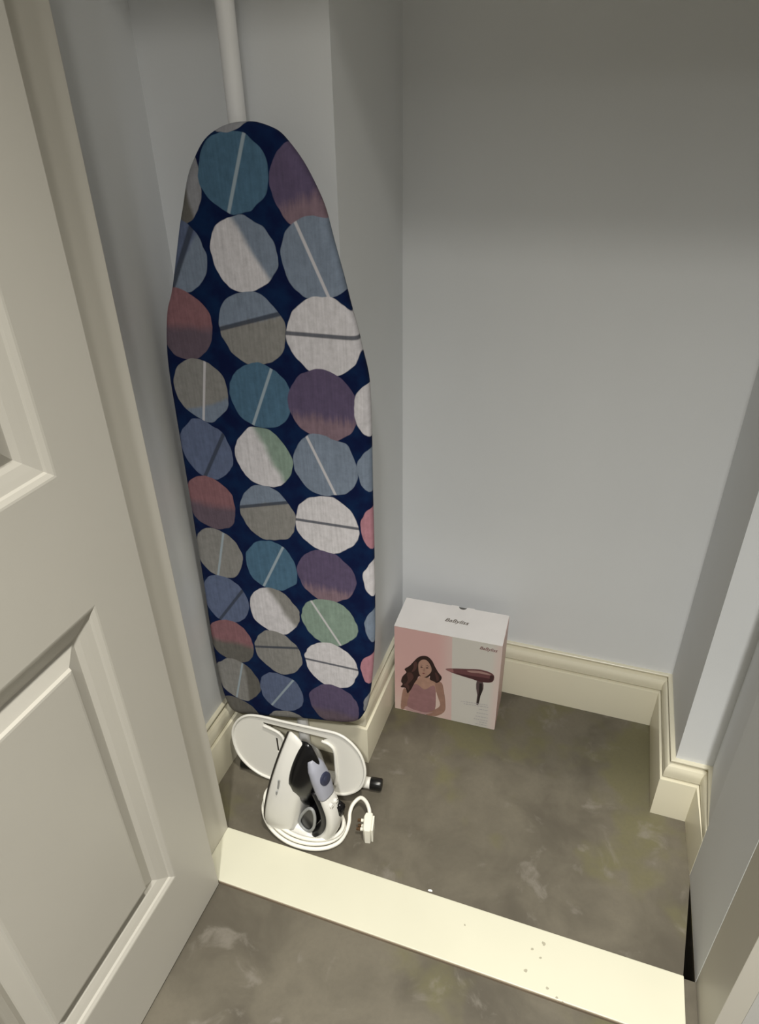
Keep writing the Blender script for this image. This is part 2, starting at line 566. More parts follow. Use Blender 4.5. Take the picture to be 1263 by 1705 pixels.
def cover_material():
    g = NG('spotted_cotton_cover', 0.9)
    g.b.inputs['Specular IOR Level'].default_value = 0.15
    P = g.tc.outputs['Object']
    flat = g.vec('MULTIPLY', P, (1, 0, 1))
    wob = g.vec('SUBTRACT', g.noise(flat, 22.0, 2, color=True), (0.5, 0.5, 0.5))
    Q = g.n('ShaderNodeVectorMath', wob, (0.016, 0, 0.016), flat, operation='MULTIPLY_ADD').outputs[0]
    streak = g.noise(g.vec('MULTIPLY', P, (260, 1, 16)), 1.0, 3)
    cloud = g.noise(flat, 30.0, 4)
    shade = g.math('ADD', g.math('MULTIPLY_ADD', streak, 0.5, 0.42), g.math('MULTIPLY', g.noise(flat, 75.0, 5, 0.7), 0.66))
    C = dict(navy=(0.004, 0.018, 0.085), teal=(0.085, 0.172, 0.255), white=(0.72, 0.69, 0.69), grey=(0.33, 0.33, 0.34),
             gblue=(0.23, 0.28, 0.35), blue=(0.135, 0.168, 0.265), purple=(0.125, 0.095, 0.165), mauve=(0.25, 0.17, 0.20),
             red=(0.29, 0.145, 0.155), plum=(0.15, 0.11, 0.135), taupe=(0.29, 0.28, 0.255), green=(0.27, 0.36, 0.29),
             light=(0.42, 0.50, 0.54), dark=(0.05, 0.06, 0.085), pink=(0.50, 0.24, 0.28), dtaupe=(0.16, 0.15, 0.13))
    C = {k: (v[0] * 0.82, v[1] * 0.83, v[2] * 0.88) for k, v in C.items()}
    col = g.mix(g.ramp(cloud, 0.35, 0.7), (0.0012, 0.006, 0.042), (0.002, 0.016, 0.065))

    def dot(x, z, rx, rz, A, B=None, ang=0.0, off=0.0, stripe=None, sang=0.0, soff=0.0, sw=0.0035, soft=0.004, streaky=0.0):
        nonlocal col
        v = g.vec('SUBTRACT', Q, (x - BX, 0, z))
        vf = g.vec('SUBTRACT', flat, (x - BX, 0, z)) if stripe else None
        d = g.vec('LENGTH', g.vec('MULTIPLY', v, (1 / rx, 0, 1 / rz)))
        mask = g.ramp(d, 1.015, 0.985)
        c = C[A]
        if B:
            a = math.radians(ang)
            s = g.vec('DOT_PRODUCT', v, (math.cos(a), 0, math.sin(a)))
            if streaky:
                s = g.math('ADD', s, g.math('MULTIPLY', g.math('SUBTRACT', streak, 0.5), streaky))
            c = g.mix(g.ramp(s, off - soft, off + soft), C[A], C[B])
        sh = shade
        hsv = g.n('ShaderNodeHueSaturation')
        if isinstance(c, tuple):
            hsv.inputs['Color'].default_value = (*c, 1)
        else:
            g.nt.links.new(c, hsv.inputs['Color'])
        g.nt.links.new(sh, hsv.inputs['Value'])
        c = hsv.outputs[0]
        if stripe:
            a = math.radians(sang)
            s = g.math('ABSOLUTE', g.math('SUBTRACT', g.vec('DOT_PRODUCT', vf, (math.cos(a), 0, math.sin(a))), soff))
            k = g.math('MULTIPLY', g.ramp(s, sw, sw * .4), 0.85)
            c = g.mix(k, c, C[stripe])
        col = g.mix(mask, col, c)

    L = {-1: [(-0.3271, 1.1675), (-0.3404, 1.0728), (-0.3559, 0.9742), (-0.3566, 0.8721), (-0.3647, 0.7685), (-0.3729, 0.6656),
              (-0.3745, 0.56), (-0.3783, 0.4549), (-0.3851, 0.3502), (-0.3821, 0.2491)],
         0: [(-0.2536, 1.1771), (-0.2543, 1.0777), (-0.2529, 0.9747), (-0.2527, 0.8725), (-0.26, 0.7682), (-0.2646, 0.6632),
             (-0.2688, 0.5548), (-0.2753, 0.4516), (-0.2774, 0.3507), (-0.282, 0.2435)],
         1: [(-0.1587, 1.1689), (-0.1527, 1.0757), (-0.1451, 0.9726), (-0.1501, 0.8686), (-0.1527, 0.7691), (-0.1575, 0.6605),
             (-0.1642, 0.5545), (-0.166, 0.4526), (-0.1674, 0.3487), (-0.1672, 0.244)]}
    # left column
    l = L[-1]
    dot(-0.3540, 1.166, .051, .054, 'dtaupe', 'grey', 10, .02)
    dot(-0.3640, 1.0735, .051, .0515, 'blue', 'gblue', -45, .012, 'dark', -45 + 15, .012, .006)
    dot(-0.3690, 0.974, .051, .053, 'red', 'plum', -90, 0.004, soft=.01)
    dot(*l[3], .048, .051, 'taupe', 'gblue', -70, .025, 'white', -11, .006, .0030)
    dot(*l[4], .048, .053, 'blue', None, 0, 0, 'dark', -30, .016, .0045)
    dot(*l[5], .048, .053, 'red', 'plum', -90, .004, soft=.01)
    dot(*l[6], .049, .052, 'taupe', None, 0, 0, 'light', -15, .004, .0030)
    dot(*l[7], .049, .056, 'blue', None, 0, 0, 'dark', -36, .016, .004)
    dot(-0.3800, 0.350, .049, .055, 'red', 'dtaupe', -90, .002, soft=.01)
    dot(-0.3800, 0.247, .050, .055, 'taupe', 'dtaupe', 0, .02, 'light', -15, .004, .0028)
    dot(-0.3950, 0.150, .055, .042, 'dtaupe')
    # centre column
    l = L[0]
    dot(-0.2545, 1.1765, .0510, .0490, 'teal', None, 0, 0, 'light', -21, .004, .0035)
    dot(-0.2540, 1.0775, .0505, .0495, 'white', 'gblue', 32, .014, soft=.006)
    dot(*l[2], .053, .0545, 'taupe', 'gblue', 106, .012, 'dark', 106, .012, .0045, streaky=.006)
    dot(*l[3], .052, .052, 'teal', None, 0, 0, 'light', -24, .003, .0032)
    dot(*l[4], .051, .0520, 'white', 'green', 25, .012, soft=.008)
    dot(*l[5], .051, .0535, 'taupe', 'gblue', 105, .018, 'dark', 105, .018, .0042, streaky=.006)
    dot(*l[6], .0500, .0530, 'teal', None, 0, 0, 'light', -27, .003, .0032)
    dot(*l[7], .0510, .0530, 'white', 'taupe', 32, .020, soft=.008)
    dot(*l[8], .0500, .0530, 'taupe', None, 0, 0, 'dark', 103, .012, .0038)
    dot(*l[9], .0480, .0520, 'blue', None, 0, 0, 'light', -33, .003, .0030)
    dot(-0.2700, 0.1400, .052, .052, 'taupe')
    # right centre column
    l = L[1]
    dot(-0.1485, 1.1640, .0545, .0560, 'purple', 'mauve', -70, .012, soft=.012, streaky=.03)
    dot(-0.1450, 1.0740, .0525, .0530, 'gblue', None, 0, 0, 'white', 24, -.006, .0032)
    dot(-0.1440, 0.9710, .0555, .0560, 'white', None, 0, 0, 'dark', 90, .003, .0042)
    dot(*l[3], .0560, .0560, 'purple', 'mauve', -90, .020, soft=.012, streaky=.03)
    dot(*l[4], .0555, .0530, 'gblue', None, 0, 0, 'white', 24, -.006, .0032)
    dot(*l[5], .0560, .0545, 'white', None, 0, 0, 'dark', 91, .003, .0036)
    dot(*l[6], .0540, .0540, 'purple', 'mauve', -90, .026, soft=.012, streaky=.03)
    dot(*l[7], .0540, .0540, 'green', None, 0, 0, 'white', 30, -.006, .0030)
    dot(*l[8], .0530, .0560, 'white', None, 0, 0, 'dark', 91, .003, .0033)
    dot(*l[9], .0520, .0540, 'purple', 'plum', -90, .020, soft=.012)
    dot(-0.1500, 0.1400, .052, .050, 'dtaupe')
    # right edge column
    for (z, a, b) in ((0.8676, 'white', None), (0.7727, 'gblue', None), (0.6665, 'pink', None), (0.563, 'white', None),
                      (0.462, 'gblue', None), (0.3576, 'pink', None), (0.262, 'grey', None)):
        dot(-0.0480 if z > .4 else -0.058, z, .054 if z > .8 else .050, .050, a, b)
    dot(-0.2620, 1.2620, .053, .038, 'grey', None)
    weave = g.n('ShaderNodeTexWave')
    weave.inputs['Scale'].default_value = 420
    g.nt.links.new(P, weave.inputs['Vector'])
    hgt = g.math('ADD', g.math('MULTIPLY', weave.outputs['Fac'], 0.3), g.noise(P, 700, 2))
    return g.done(col, hgt, 0.18)


bm = bmesh.new()
vv = loft(bm, [ring(0.016, -0.4000), ring(0.008, -0.3992), ring(0.003, -0.3970), ring(0.0006, -0.3930), ring(0.0, -0.3885),
               ring(0.001, -0.3830), ring(0.005, -0.3800), ring(0.022, -0.3795)], False, False)
fill(bm, vv[0])
obj('cover', bm, cover_material(), board, sm=True)
bm = bmesh.new()
vv = loft(bm, [ring(0.012, -0.3860), ring(0.012, -0.3765), ring(0.030, -0.3765)], False, False)
fill(bm, vv[2])
obj('deck', bm, M['grey_metal'], board)
# folded leg frame behind the deck
for sx in (-0.108, -0.083):
    bm = bmesh.new()
    tube(bm, [(sx, -0.368 - BY, 0.98), (sx, -0.366 - BY, 0.50), (sx, -0.372 - BY, 0.20), (sx, -0.400 - BY, 0.02)], 0.008, 10)
    obj('leg', bm, M['grey_metal'], board, sm=True)
FA, FB = Vector((-0.392, -0.4195, 0.0135)), Vector((-0.079, -0.379, 0.0135))
fd = (FB - FA).normalized()
off = Vector((-BX, -BY, 0))
foot = obj('foot_tube', cyl(FA + fd * .02 + off, FB - fd * .02 + off, 0.0120, 20), M['white_metal'], board, auto=40)
obj('end_cap', cyl(FB - fd * .026 + off, FB + off, 0.0134, 22, 0.003), M['black_rubber'], foot, auto=40)['label'] = 'black rubber end cap'
obj('end_cap', cyl(FA + off, FA + fd * .026 + off, 0.0134, 22, 0.003), M['black_rubber'], foot, auto=40)['label'] = 'black rubber end cap'


# iron rest : pressed plate hinged under the tail of the board
def RP(x, z, out=0.0):
    return Vector((x - BX, -0.43475 + 0.15 * z - out - BY, z))


RO = [(-0.4015, 0.1), (-0.393, 0.131), (-0.371, 0.156), (-0.339, 0.1665), (-0.276, 0.1695), (-0.204, 0.1735), (-0.161, 0.175),
      (-0.134, 0.164), (-0.112, 0.141), (-0.101, 0.111), (-0.1005, 0.082), (-0.110, 0.053), (-0.130, 0.032), (-0.155, 0.0205),
      (-0.21, 0.0135), (-0.27, 0.0075), (-0.319, 0.0085), (-0.346, 0.0145), (-0.373, 0.031), (-0.3935, 0.058)]
ro = [(p.x, p.y) for p in catmull([(x, z, 0) for x, z in RO], 5, True)]
hole = [(-0.327, 0.1530), (-0.327, 0.1480), (-0.310, 0.1445), (-0.290, 0.1385), (-0.280, 0.1260), (-0.278, 0.0300), (-0.262, 0.0210),
        (-0.180, 0.0260), (-0.163, 0.0420), (-0.167, 0.1320), (-0.176, 0.1430), (-0.190, 0.1490), (-0.180, 0.1560), (-0.250, 0.1545)]
slots = [[(-0.2995, 0.1215), (-0.2950, 0.1215), (-0.2915, 0.0870), (-0.2960, 0.0870)], ]
bm = bmesh.new()
es = []
for poly in [ro, hole] + slots:
    vs = [bm.verts.new(RP(x, z, 0.0)) for x, z in poly]
    es += [bm.edges.new((vs[i], vs[(i + 1) % len(vs)])) for i in range(len(vs))]
bmesh.ops.triangle_fill(bm, use_beauty=True, edges=es)
ret = bmesh.ops.extrude_face_region(bm, geom=list(bm.faces))
bmesh.ops.translate(bm, vec=(0, 0.002, 0), verts=[v for v in ret['geom'] if isinstance(v, bmesh.types.BMVert)])
rest = obj('iron_rest', bm, M['white_metal'], board)
rest['label'] = 'white oval metal iron rest'
bm = bmesh.new()
tube(bm, [RP(x, z, 0.001) for x, z in ro], 0.0030, 8, closed=True)
obj('rim', bm, M['white_metal'], rest, sm=True)
bm = bmesh.new()
tube(bm, catmull([RP(x, z, 0.002) for x, z in [(-0.194, 0.1475), (-0.178, 0.1440), (-0.1665, 0.132), (-0.163, 0.10), (-0.1615, 0.07), (-0.164, 0.042)]], 5), 0.0032, 8)
obj('flange', bm, M['white_metal'], rest, sm=True)
bm = bmesh.new()
tube(bm, catmull([RP(x, z, 0.002) for x, z in [(-0.326, 0.1465), (-0.308, 0.1435), (-0.290, 0.1375), (-0.280, 0.124), (-0.2785, 0.08), (-0.2785, 0.032)]], 5), 0.0032, 8)
obj('flange', bm, M['white_metal'], rest, sm=True)
for x in (-0.370, -0.345):
    bm = bmesh.new()
    tube(bm, [RP(x, 0.130, -0.003), Vector((x - BX, -0.392 - BY, 0.140)), Vector((x - BX, -0.376 - BY, 0.22))], 0.004, 8)
    obj('rest_bracket', bm, M['grey_metal'], board, sm=True)

# ------------------------------------------------------------------ steam iron
iron = thing('steam_iron', 'white and black steam iron standing on its heel before the iron rest', 'iron', (0, 0, 0))
PN = math.radians(-15.8)
Nv = Vector((math.cos(PN), math.sin(PN), 0))
Sv = Vector((math.sin(PN), -math.cos(PN), 0))          # towards the viewer's side
lean = math.radians(10.7)
Uv = Vector((0, 0, 1)) * math.cos(lean) + Nv * math.sin(lean)
Nl = Nv * math.cos(lean) - Vector((0, 0, 1)) * math.sin(lean)
TL = math.tan(lean)
IB = Vector((-0.2655, -0.4870, 0.0015))
mi_ = Matrix((Sv, Nl, Uv)).transposed().to_4x4()
mi_.translation = IB
iron.matrix_world = mi_


def iron_ring(n, base, tip, w, num=22, blunt=0.82, bend=1.9, ush=0.0):
    pts = []
    for side in (1, -1):
        rng = range(num) if side == 1 else range(num - 1, -1, -1)
        for k in rng:
            s = k / (num - 1)
            s = s ** 0.9
            if s < 0.22:
                g_ = blunt + (1 - blunt) * math.sin(s / 0.22 * math.pi / 2)
            else:
                g_ = max(0.0, 1 - ((s - 0.22) / 0.78) ** bend) ** 0.92
            pts.append((side * max(w * g_, 0.0012), n, base + (tip - base) * s))
    return pts


L_, W_ = 0.267, 0.0560


def leaf_ring(n, base, tip, w, num=24, skew=0.0):
    pts = []
    for side in (1, -1):
        for k in (range(num) if side == 1 else range(num - 1, -1, -1)):
            s = k / (num - 1)
            g_ = math.sin(math.pi / 2 * s / 0.56) ** 0.85 if s < 0.56 else max(0.0, 1 - ((s - 0.56) / 0.44) ** 1.55) ** 0.95
            pts.append((side * max(w * g_, 0.0010) + skew * (1 - s) ** 1.6 - 0.003, n, base + (tip - base) * s))
    return pts


bm = bmesh.new()
loft(bm, [iron_ring(0.0, 0.003, L_ - 0.004, W_ - 0.002), iron_ring(0.005, 0.002, L_ - 0.001, W_ - 0.0005)])
obj('soleplate', bm, M['sole'], iron, auto=35)['label'] = 'dark metal soleplate'
bm = bmesh.new()
loft(bm, [iron_ring(n, n * TL + 0.0005, L_ + dt, W_ * k) for n, dt, k in
          ((0.005, 0.0, 1.0), (0.009, 0.0025, 1.03), (0.020, 0.0015, 1.03), (0.033, -0.005, 0.98), (0.046, -0.015, 0.90),
           (0.056, -0.028, 0.79), (0.063, -0.038, 0.66))])
obj('body', bm, M['iron_white'], iron, sm=True)
bm = bmesh.new()
loft(bm, [leaf_ring(n, u0, L_ + dt, w, skew=-0.020) for n, u0, dt, w in
          ((0.030, 0.072, -0.008, 0.036), (0.040, 0.060, -0.001, 0.0430), (0.051, 0.050, -0.002, 0.0435), (0.063, 0.048, -0.014, 0.0385),
           (0.074, 0.054, -0.028, 0.0300), (0.082, 0.068, -0.048, 0.0180))])
obj('water_tank', bm, M['iron_black'], iron, sm=True)['label'] = 'glossy black water tank'
bm = bmesh.new()
bmesh.ops.create_uvsphere(bm, u_segments=10, v_segments=8, radius=0.0018, matrix=Matrix.Translation((0.004, 0.0745, 0.222)))
obj('spray_nozzle', bm, M['iron_white'], iron, sm=True)


def sec(c, t, a, b, seg=18, p=2.6):
    """superellipse section: half-width a along S, half-thickness b across the path tangent t (in N-U plane)"""
    t = Vector(t).normalized()
    nn = Vector((0, t.z, -t.y))
    out = []
    for k in range(seg):
        th = 2 * math.pi * k / seg
        cx, sx = math.cos(th), math.sin(th)
        out.append(Vector(c) + Vector((1, 0, 0)) * a * math.copysign(abs(cx) ** (2 / p), cx) + nn * b * math.copysign(abs(sx) ** (2 / p), sx))
    return out


def swept(path, ab):
    bm = bmesh.new()
    pts = catmull([(0, n, u) for n, u in path], 5)
    rings = []
    for i, p in enumerate(pts):
        t = pts[min(i + 1, len(pts) - 1)] - pts[max(i - 1, 0)]
        f = i / (len(pts) - 1) * (len(ab) - 1)
        k = min(int(f), len(ab) - 2)
        a = ab[k][0] + (ab[k + 1][0] - ab[k][0]) * (f - k)
        b = ab[k][1] + (ab[k + 1][1] - ab[k][1]) * (f - k)
        rings.append(sec(p, t, a, b))
    loft(bm, rings)
    return bm


# handle loop
handle = obj('handle', swept([(0.098, 0.172), (0.113, 0.150), (0.125, 0.123), (0.1295, 0.093), (0.127, 0.064), (0.118, 0.041), (0.105, 0.0245)],
                             [(0.0165, 0.009), (0.018, 0.010), (0.0175, 0.0105), (0.017, 0.011), (0.017, 0.011), (0.019, 0.011), (0.021, 0.010)]),
             M['iron_white'], iron, sm=True)
obj('control_panel', swept([(0.060, 0.236), (0.072, 0.222), (0.083, 0.204), (0.095, 0.181), (0.1035, 0.163)],
                           [(0.010, 0.007), (0.0175, 0.011), (0.0195, 0.0125), (0.0195, 0.0120), (0.0180, 0.0108)]), M['iron_grey'], iron, sm=True)['label'] = 'lilac grey control panel'
dc, dn = Vector((-0.001, 0.0940, 0.2060)), Vector((0, 0.894, 0.447)).normalized()
dial = obj('dial', cyl(dc - dn * .006, dc + dn * .004, 0.0128, 28, 0.0015), M['iron_dial'], iron, auto=40)
dial['label'] = 'navy temperature dial'
obj('dial_centre', cyl(dc + dn * .003, dc + dn * .0050, 0.0062, 20, 0.001), M['iron_dial'], dial, auto=40)
for dy in (-0.0065, 0.0065):
    bmb = bmesh.new()
    add_box(bmb, (dy - 0.0042, 0.1170, 0.148), (dy + 0.0042, 0.1260, 0.1595))
    bmesh.ops.bevel(bmb, geom=list(bmb.edges), offset=0.0018, segments=2, affect='EDGES')
    obj('button', bmb, M['iron_white'], iron, sm=True)
bm = bmesh.new()
add_box(bm, (-0.0190, 0.119, 0.112), (-0.0035, 0.1400, 0.144))
bmesh.ops.bevel(bm, geom=list(bm.edges), offset=0.003, segments=2, affect='EDGES')
obj('steam_switch', bm, M['iron_black'], iron, sm=True)['label'] = 'black switch on the handle'
# dark inner grip
obj('grip', swept([(0.082, 0.162), (0.098, 0.141), (0.1095, 0.116), (0.1145, 0.089), (0.1120, 0.062), (0.1000, 0.033)],
                  [(0.0155, 0.007), (0.0165, 0.0075), (0.0165, 0.0075), (0.0165, 0.0075), (0.018, 0.008), (0.020, 0.009)]), M['iron_dark'], iron, sm=True)['label'] = 'black inner grip'
# heel block joining body and handle
bm = bmesh.new()
loft(bm, [[(s_ * w, n, n * TL + u) for s_, u in ((1, 0.001), (1, hgt * .7), (.7, hgt), (-.7, hgt), (-1, hgt * .7), (-1, 0.001))]
          for n, w, hgt in ((0.025, 0.046, 0.042), (0.050, 0.043, 0.036), (0.070, 0.035, 0.027), (0.092, 0.027, 0.020), (0.108, 0.021, 0.014))])
obj('heel', bm, M['iron_white'], iron, auto=50)
# grey rim of the handle opening
op = catmull([(0, n, u) for n, u in [(0.066, 0.050), (0.068, 0.076), (0.080, 0.114), (0.091, 0.124), (0.099, 0.106), (0.100, 0.072), (0.092, 0.046), (0.078, 0.039)]], 5, True)
bm = bmesh.new()
tube(bm, [p + Vector((0.021, 0, 0)) for p in op], 0.0030, 8, closed=True)
obj('handle_rim', bm, M['iron_rim'], iron, sm=True)
bm = bmesh.new()
loft(bm, [[p + Vector((0.020, 0, 0)) for p in op], [p + Vector((-0.012, 0, 0)) for p in op]], True, True)
obj('handle_recess', bm, M['iron_black'], iron, auto=40)
# faint grey print on the flank
bm = bmesh.new()
for u0, u1 in ((0.158, 0.186), (0.143, 0.153)):
    add_box(bm, (0.0485 - (u0 - 0.143) * .24, 0.0235, u0), (0.0505 - (u0 - 0.143) * .24, 0.0262, u1))
obj('flank_print', bm, M['iron_rim'], iron)

# cord wound round the heel, then out to the plug
HC = Vector((-0.2045, -0.4990, 0))
loops = []
turns = 2.80
N_ = 120
ex, ey = Vector((0.995, -0.10, 0)), Vector((0.10, 0.995, 0))
for i in range(N_ + 1):
    t = i / N_
    a = math.radians(8) - (1 - t) * turns * 2 * math.pi
    c_, s_ = math.cos(a), math.sin(a)
    ra = 0.083 + 0.007 * t + 0.002 * math.sin(t * 9)
    rb = (0.047 + 0.013 * t) if s_ < 0 else (0.046 + 0.008 * t)
    z = 0.030 - 0.024 * t + 0.010 * (1 - t) * max(0, -c_) + 0.012 * max(0, -c_) ** 2
    loops.append(HC + ex * ra * c_ + ey * rb * s_ + Vector((0, 0, max(z, 0.0042))))
tail = [(-0.1150, -0.4800, 0.010), (-0.1190, -0.464, 0.018), (-0.1175, -0.448, 0.025), (-0.107, -0.434, 0.031), (-0.093, -0.439, 0.031), (-0.0830, -0.4495, 0.028),
        (-0.0785, -0.4575, 0.0235)]
bm = bmesh.new()
tube(bm, catmull(loops[::3] + [Vector(p) for p in tail], 4), 0.0040, 8)
iron_cord = obj('cord', bm, M['cord'], None, sm=True)
iron_cord.parent = iron
iron_cord.matrix_parent_inverse = mi_.inverted()

# plug lying on its edge
PL = Matrix.Translation((-0.0715, -0.4837, 0.0)) @ Matrix.Rotation(math.radians(-77), 4, 'Z') @ Matrix.Diagonal((0.86, 0.86, 0.86, 1))
bm = bmesh.new()
prof = [(-0.027, 0.008), (-0.027, 0.016), (-0.014, 0.024), (0.004, 0.0255), (0.026, 0.022), (0.026, 0.004), (0.004, 0.0)]
loft(bm, [[(x, y, zz) for x, y in [(-0.021, -0.009 * k), (-0.012, -0.0125 * k), (0.020, -0.0105 * k), (0.0255, -0.006 * k),
                                   (0.0255, 0.006 * k), (0.020, 0.0085 * k), (-0.021, 0.0085 * k)]] for zz, k in
          ((0.0005, .9), (0.003, 1.0), (0.040, 1.0), (0.0435, .93), (0.045, .8))])
plug = obj('plug', bm, M['plug'], None, auto=35)
bmesh_dummy = None
plug.parent = iron
plug.matrix_parent_inverse = mi_.inverted()
plug.matrix_basis = PL


def child_of_plug(name, bm, m_, **kw):
    return obj(name, bm, m_, plug, **kw)


bm = bmesh.new()
tube(bm, [(-0.034, 0.0, 0.026), (-0.028, 0, 0.026), (-0.022, 0, 0.0255), (-0.014, 0, 0.025)], [0.0046, 0.0062, 0.0068, 0.0085], 12)
child_of_plug('strain_relief', bm, M['plug'], sm=True)
bm = bmesh.new()
add_box(bm, (-0.016, 0.0085, 0.0025), (0.022, 0.0125, 0.0430))
child_of_plug('plug_base', bm, M['plug'])
for (x, z, long) in ((-0.010, 0.031, 0), (0.006, 0.022, 1), (-0.010, 0.011, 0)):
    bm = bmesh.new()
    add_box(bm, (x - 0.003, -0.0185, z - 0.002), (x + 0.003, -0.0095, z + 0.002))
    child_of_plug('pin_sleeve', bm, M['plug'])
    bm = bmesh.new()
    add_box(bm, (x - 0.0028, -0.028 if long else -0.0265, z - 0.0018), (x + 0.0028, -0.0185, z + 0.0018))
    child_of_plug('pin', bm, M['brass'])

# ------------------------------------------------------------------ hair dryer box
BW, BH, BD = 0.2405, 0.258, 0.104
bx = thing('hair_dryer_box', 'white and pink cardboard hair dryer box standing against the back skirting', 'box',
           (-0.123, -0.154, 0), math.radians(1.75))


def card(name, c, rough=0.45):
    return mat(name, c, rough, var=0.03, vscale=12)


def front_material():
    g = NG('box_front_card', 0.42)
    s = g.n('ShaderNodeSeparateXYZ', g.tc.outputs['Object'])
    u = g.math('DIVIDE', s.outputs[0], BW)
    v = g.math('DIVIDE', s.outputs[2], BH)
    pink = g.mix(g.ramp(g.math('SUBTRACT', v, g.math('MULTIPLY', u, 0.55)), -0.1, 0.45), (0.74, 0.58, 0.52), (0.70, 0.44, 0.43))
    pink = g.mix(g.ramp(u, 0.40, 0.56), pink, (0.70, 0.52, 0.50))
    whit = g.mix(g.ramp(u, 0.90, 1.0), (0.66, 0.635, 0.60), (0.72, 0.59, 0.56))
    c = g.mix(g.ramp(g.math('ADD', u, g.math('MULTIPLY', v, 0.03)), 0.572, 0.582), pink, whit)
    return g.done(c)


Z = BH
bm = bmesh.new()
vs = add_box(bm, (0, 0, 0.0004), (BW, BD, BH - 0.0012))
bmesh.ops.bevel(bm, geom=list(bm.edges), offset=0.0008, segments=1, affect='EDGES')
obj('carton', bm, card('box_white_card', (0.78, 0.74, 0.73)), bx)
bm = bmesh.new()
add_box(bm, (0.0006, -0.0006, 0.0006), (BW - 0.0006, 0.0002, BH - 0.0006))
front = obj('front_panel', bm, front_material(), bx)
front['label'] = 'printed pink and white front'
bm = bmesh.new()
add_box(bm, (BW - 0.0002, 0.0008, 0.0008), (BW + 0.0005, BD - 0.0008, BH - 0.0015))
obj('side_panel', bm, card('box_side_pink', (0.66, 0.46, 0.44)), bx)['label'] = 'pink side panel'
# lid with thumb notch
lid = [(0, -0.0006), (BW, -0.0006), (BW, BD)]
cx = 0.56 * BW
lid += [(cx + 0.028, BD), (cx + 0.026, BD + 0.0022), (cx + 0.013, BD + 0.0022)]
for k in range(0, 9):
    a = math.pi * k / 8
    lid.append((cx + 0.0095 * math.cos(a), BD + 0.0015 - 0.0095 * math.sin(a)))
lid += [(cx - 0.013, BD + 0.0022), (cx - 0.026, BD + 0.0022), (cx - 0.028, BD), (0, BD)]
obj('lid', slab([lid], BH - 0.0008, BH + 0.0002), card('box_lid_card', (0.90, 0.865, 0.855)), bx)
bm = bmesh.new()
add_box(bm, (cx - 0.0095, BD - 0.009, BH - 0.0012), (cx + 0.0095, BD + 0.0004, BH - 0.0010))  # dark card colour stands for shade inside the notch
obj('notch_shade', bm, card('box_notch_shade', (0.10, 0.095, 0.09)), bx)['label'] = 'dark patch painting the shade inside the thumb notch'


def prints(name, items, label=None):
    bm = bmesh.new()
    mats, idx = [], {}
    for lay, (mt, poly) in enumerate(items):
        if mt.name not in idx:
            idx[mt.name] = len(mats)
            mats.append(mt)
        y = -0.0007 - 0.00007 * lay
        vs = [bm.verts.new((u * BW, y, v * BH)) for u, v in poly]
        es = [bm.edges.new((vs[i], vs[(i + 1) % len(vs)])) for i in range(len(vs))]
        r = bmesh.ops.triangle_fill(bm, use_beauty=True, edges=es)
        for f in r['geom']:
            if isinstance(f, bmesh.types.BMFace):
                f.material_index = idx[mt.name]
    o = obj(name, bm, mats, bx)
    if label:
        o['label'] = label
    return o


def ink(n, c):
    return mat('print_' + n, c, 0.45, var=0.10, vscale=60)


def sm2(poly, per=3):
    return [(p.x, p.y) for p in catmull([(u, v, 0) for u, v in poly], per, True)]


hair = [(0.286, 0.724), (0.236, 0.696), (0.191, 0.634), (0.150, 0.572), (0.100, 0.520), (0.120, 0.486), (0.082, 0.428), (0.066, 0.360),
        (0.082, 0.332), (0.062, 0.288), (0.112, 0.290), (0.130, 0.228), (0.168, 0.288), (0.198, 0.368), (0.226, 0.425), (0.249, 0.474),
        (0.32, 0.47), (0.351, 0.501), (0.352, 0.458), (0.398, 0.441), (0.421, 0.432), (0.455, 0.47), (0.465, 0.516), (0.43, 0.565),
        (0.395, 0.629), (0.371, 0.681), (0.331, 0.721)]
face = [(0.275, 0.677), (0.315, 0.68), (0.349, 0.639), (0.367, 0.578), (0.348, 0.526), (0.308, 0.48), (0.277, 0.472), (0.249, 0.496),
        (0.238, 0.559), (0.24, 0.632)]
chest = [(0.266, 0.486), (0.323, 0.505), (0.352, 0.465), (0.41, 0.437), (0.418, 0.315), (0.156, 0.239), (0.178, 0.339), (0.226, 0.425)]
top_ = [(0.175, 0.331), (0.227, 0.367), (0.302, 0.321), (0.387, 0.394), (0.412, 0.314), (0.407, 0.066), (0.312, 0.017), (0.194, 0.023),
        (0.127, 0.063), (0.152, 0.216)]
arm_l = [(0.094, 0.281), (0.137, 0.255), (0.156, 0.217), (0.123, 0.048), (0.065, 0.009), (0.071, 0.165)]
arm_r = [(0.404, 0.439), (0.467, 0.447), (0.492, 0.349), (0.513, 0.195), (0.504, 0.092), (0.417, 0.012), (0.312, 0.010), (0.404, 0.091),
         (0.461, 0.167), (0.427, 0.289)]
fore = [(0.118, 0.058), (0.194, 0.035), (0.311, 0.030), (0.393, 0.056), (0.312, 0.006), (0.218, 0.006), (0.109, 0.015)]
skin, skin2 = ink('skin', (0.46, 0.275, 0.215)), ink('skin_shade', (0.36, 0.205, 0.16))
hr, hr2 = ink('hair', (0.030, 0.012, 0.012)), ink('hair_wave', (0.085, 0.035, 0.032))
mv = ink('mauve_top', (0.33, 0.175, 0.185))
dk = ink('feature', (0.07, 0.03, 0.03))
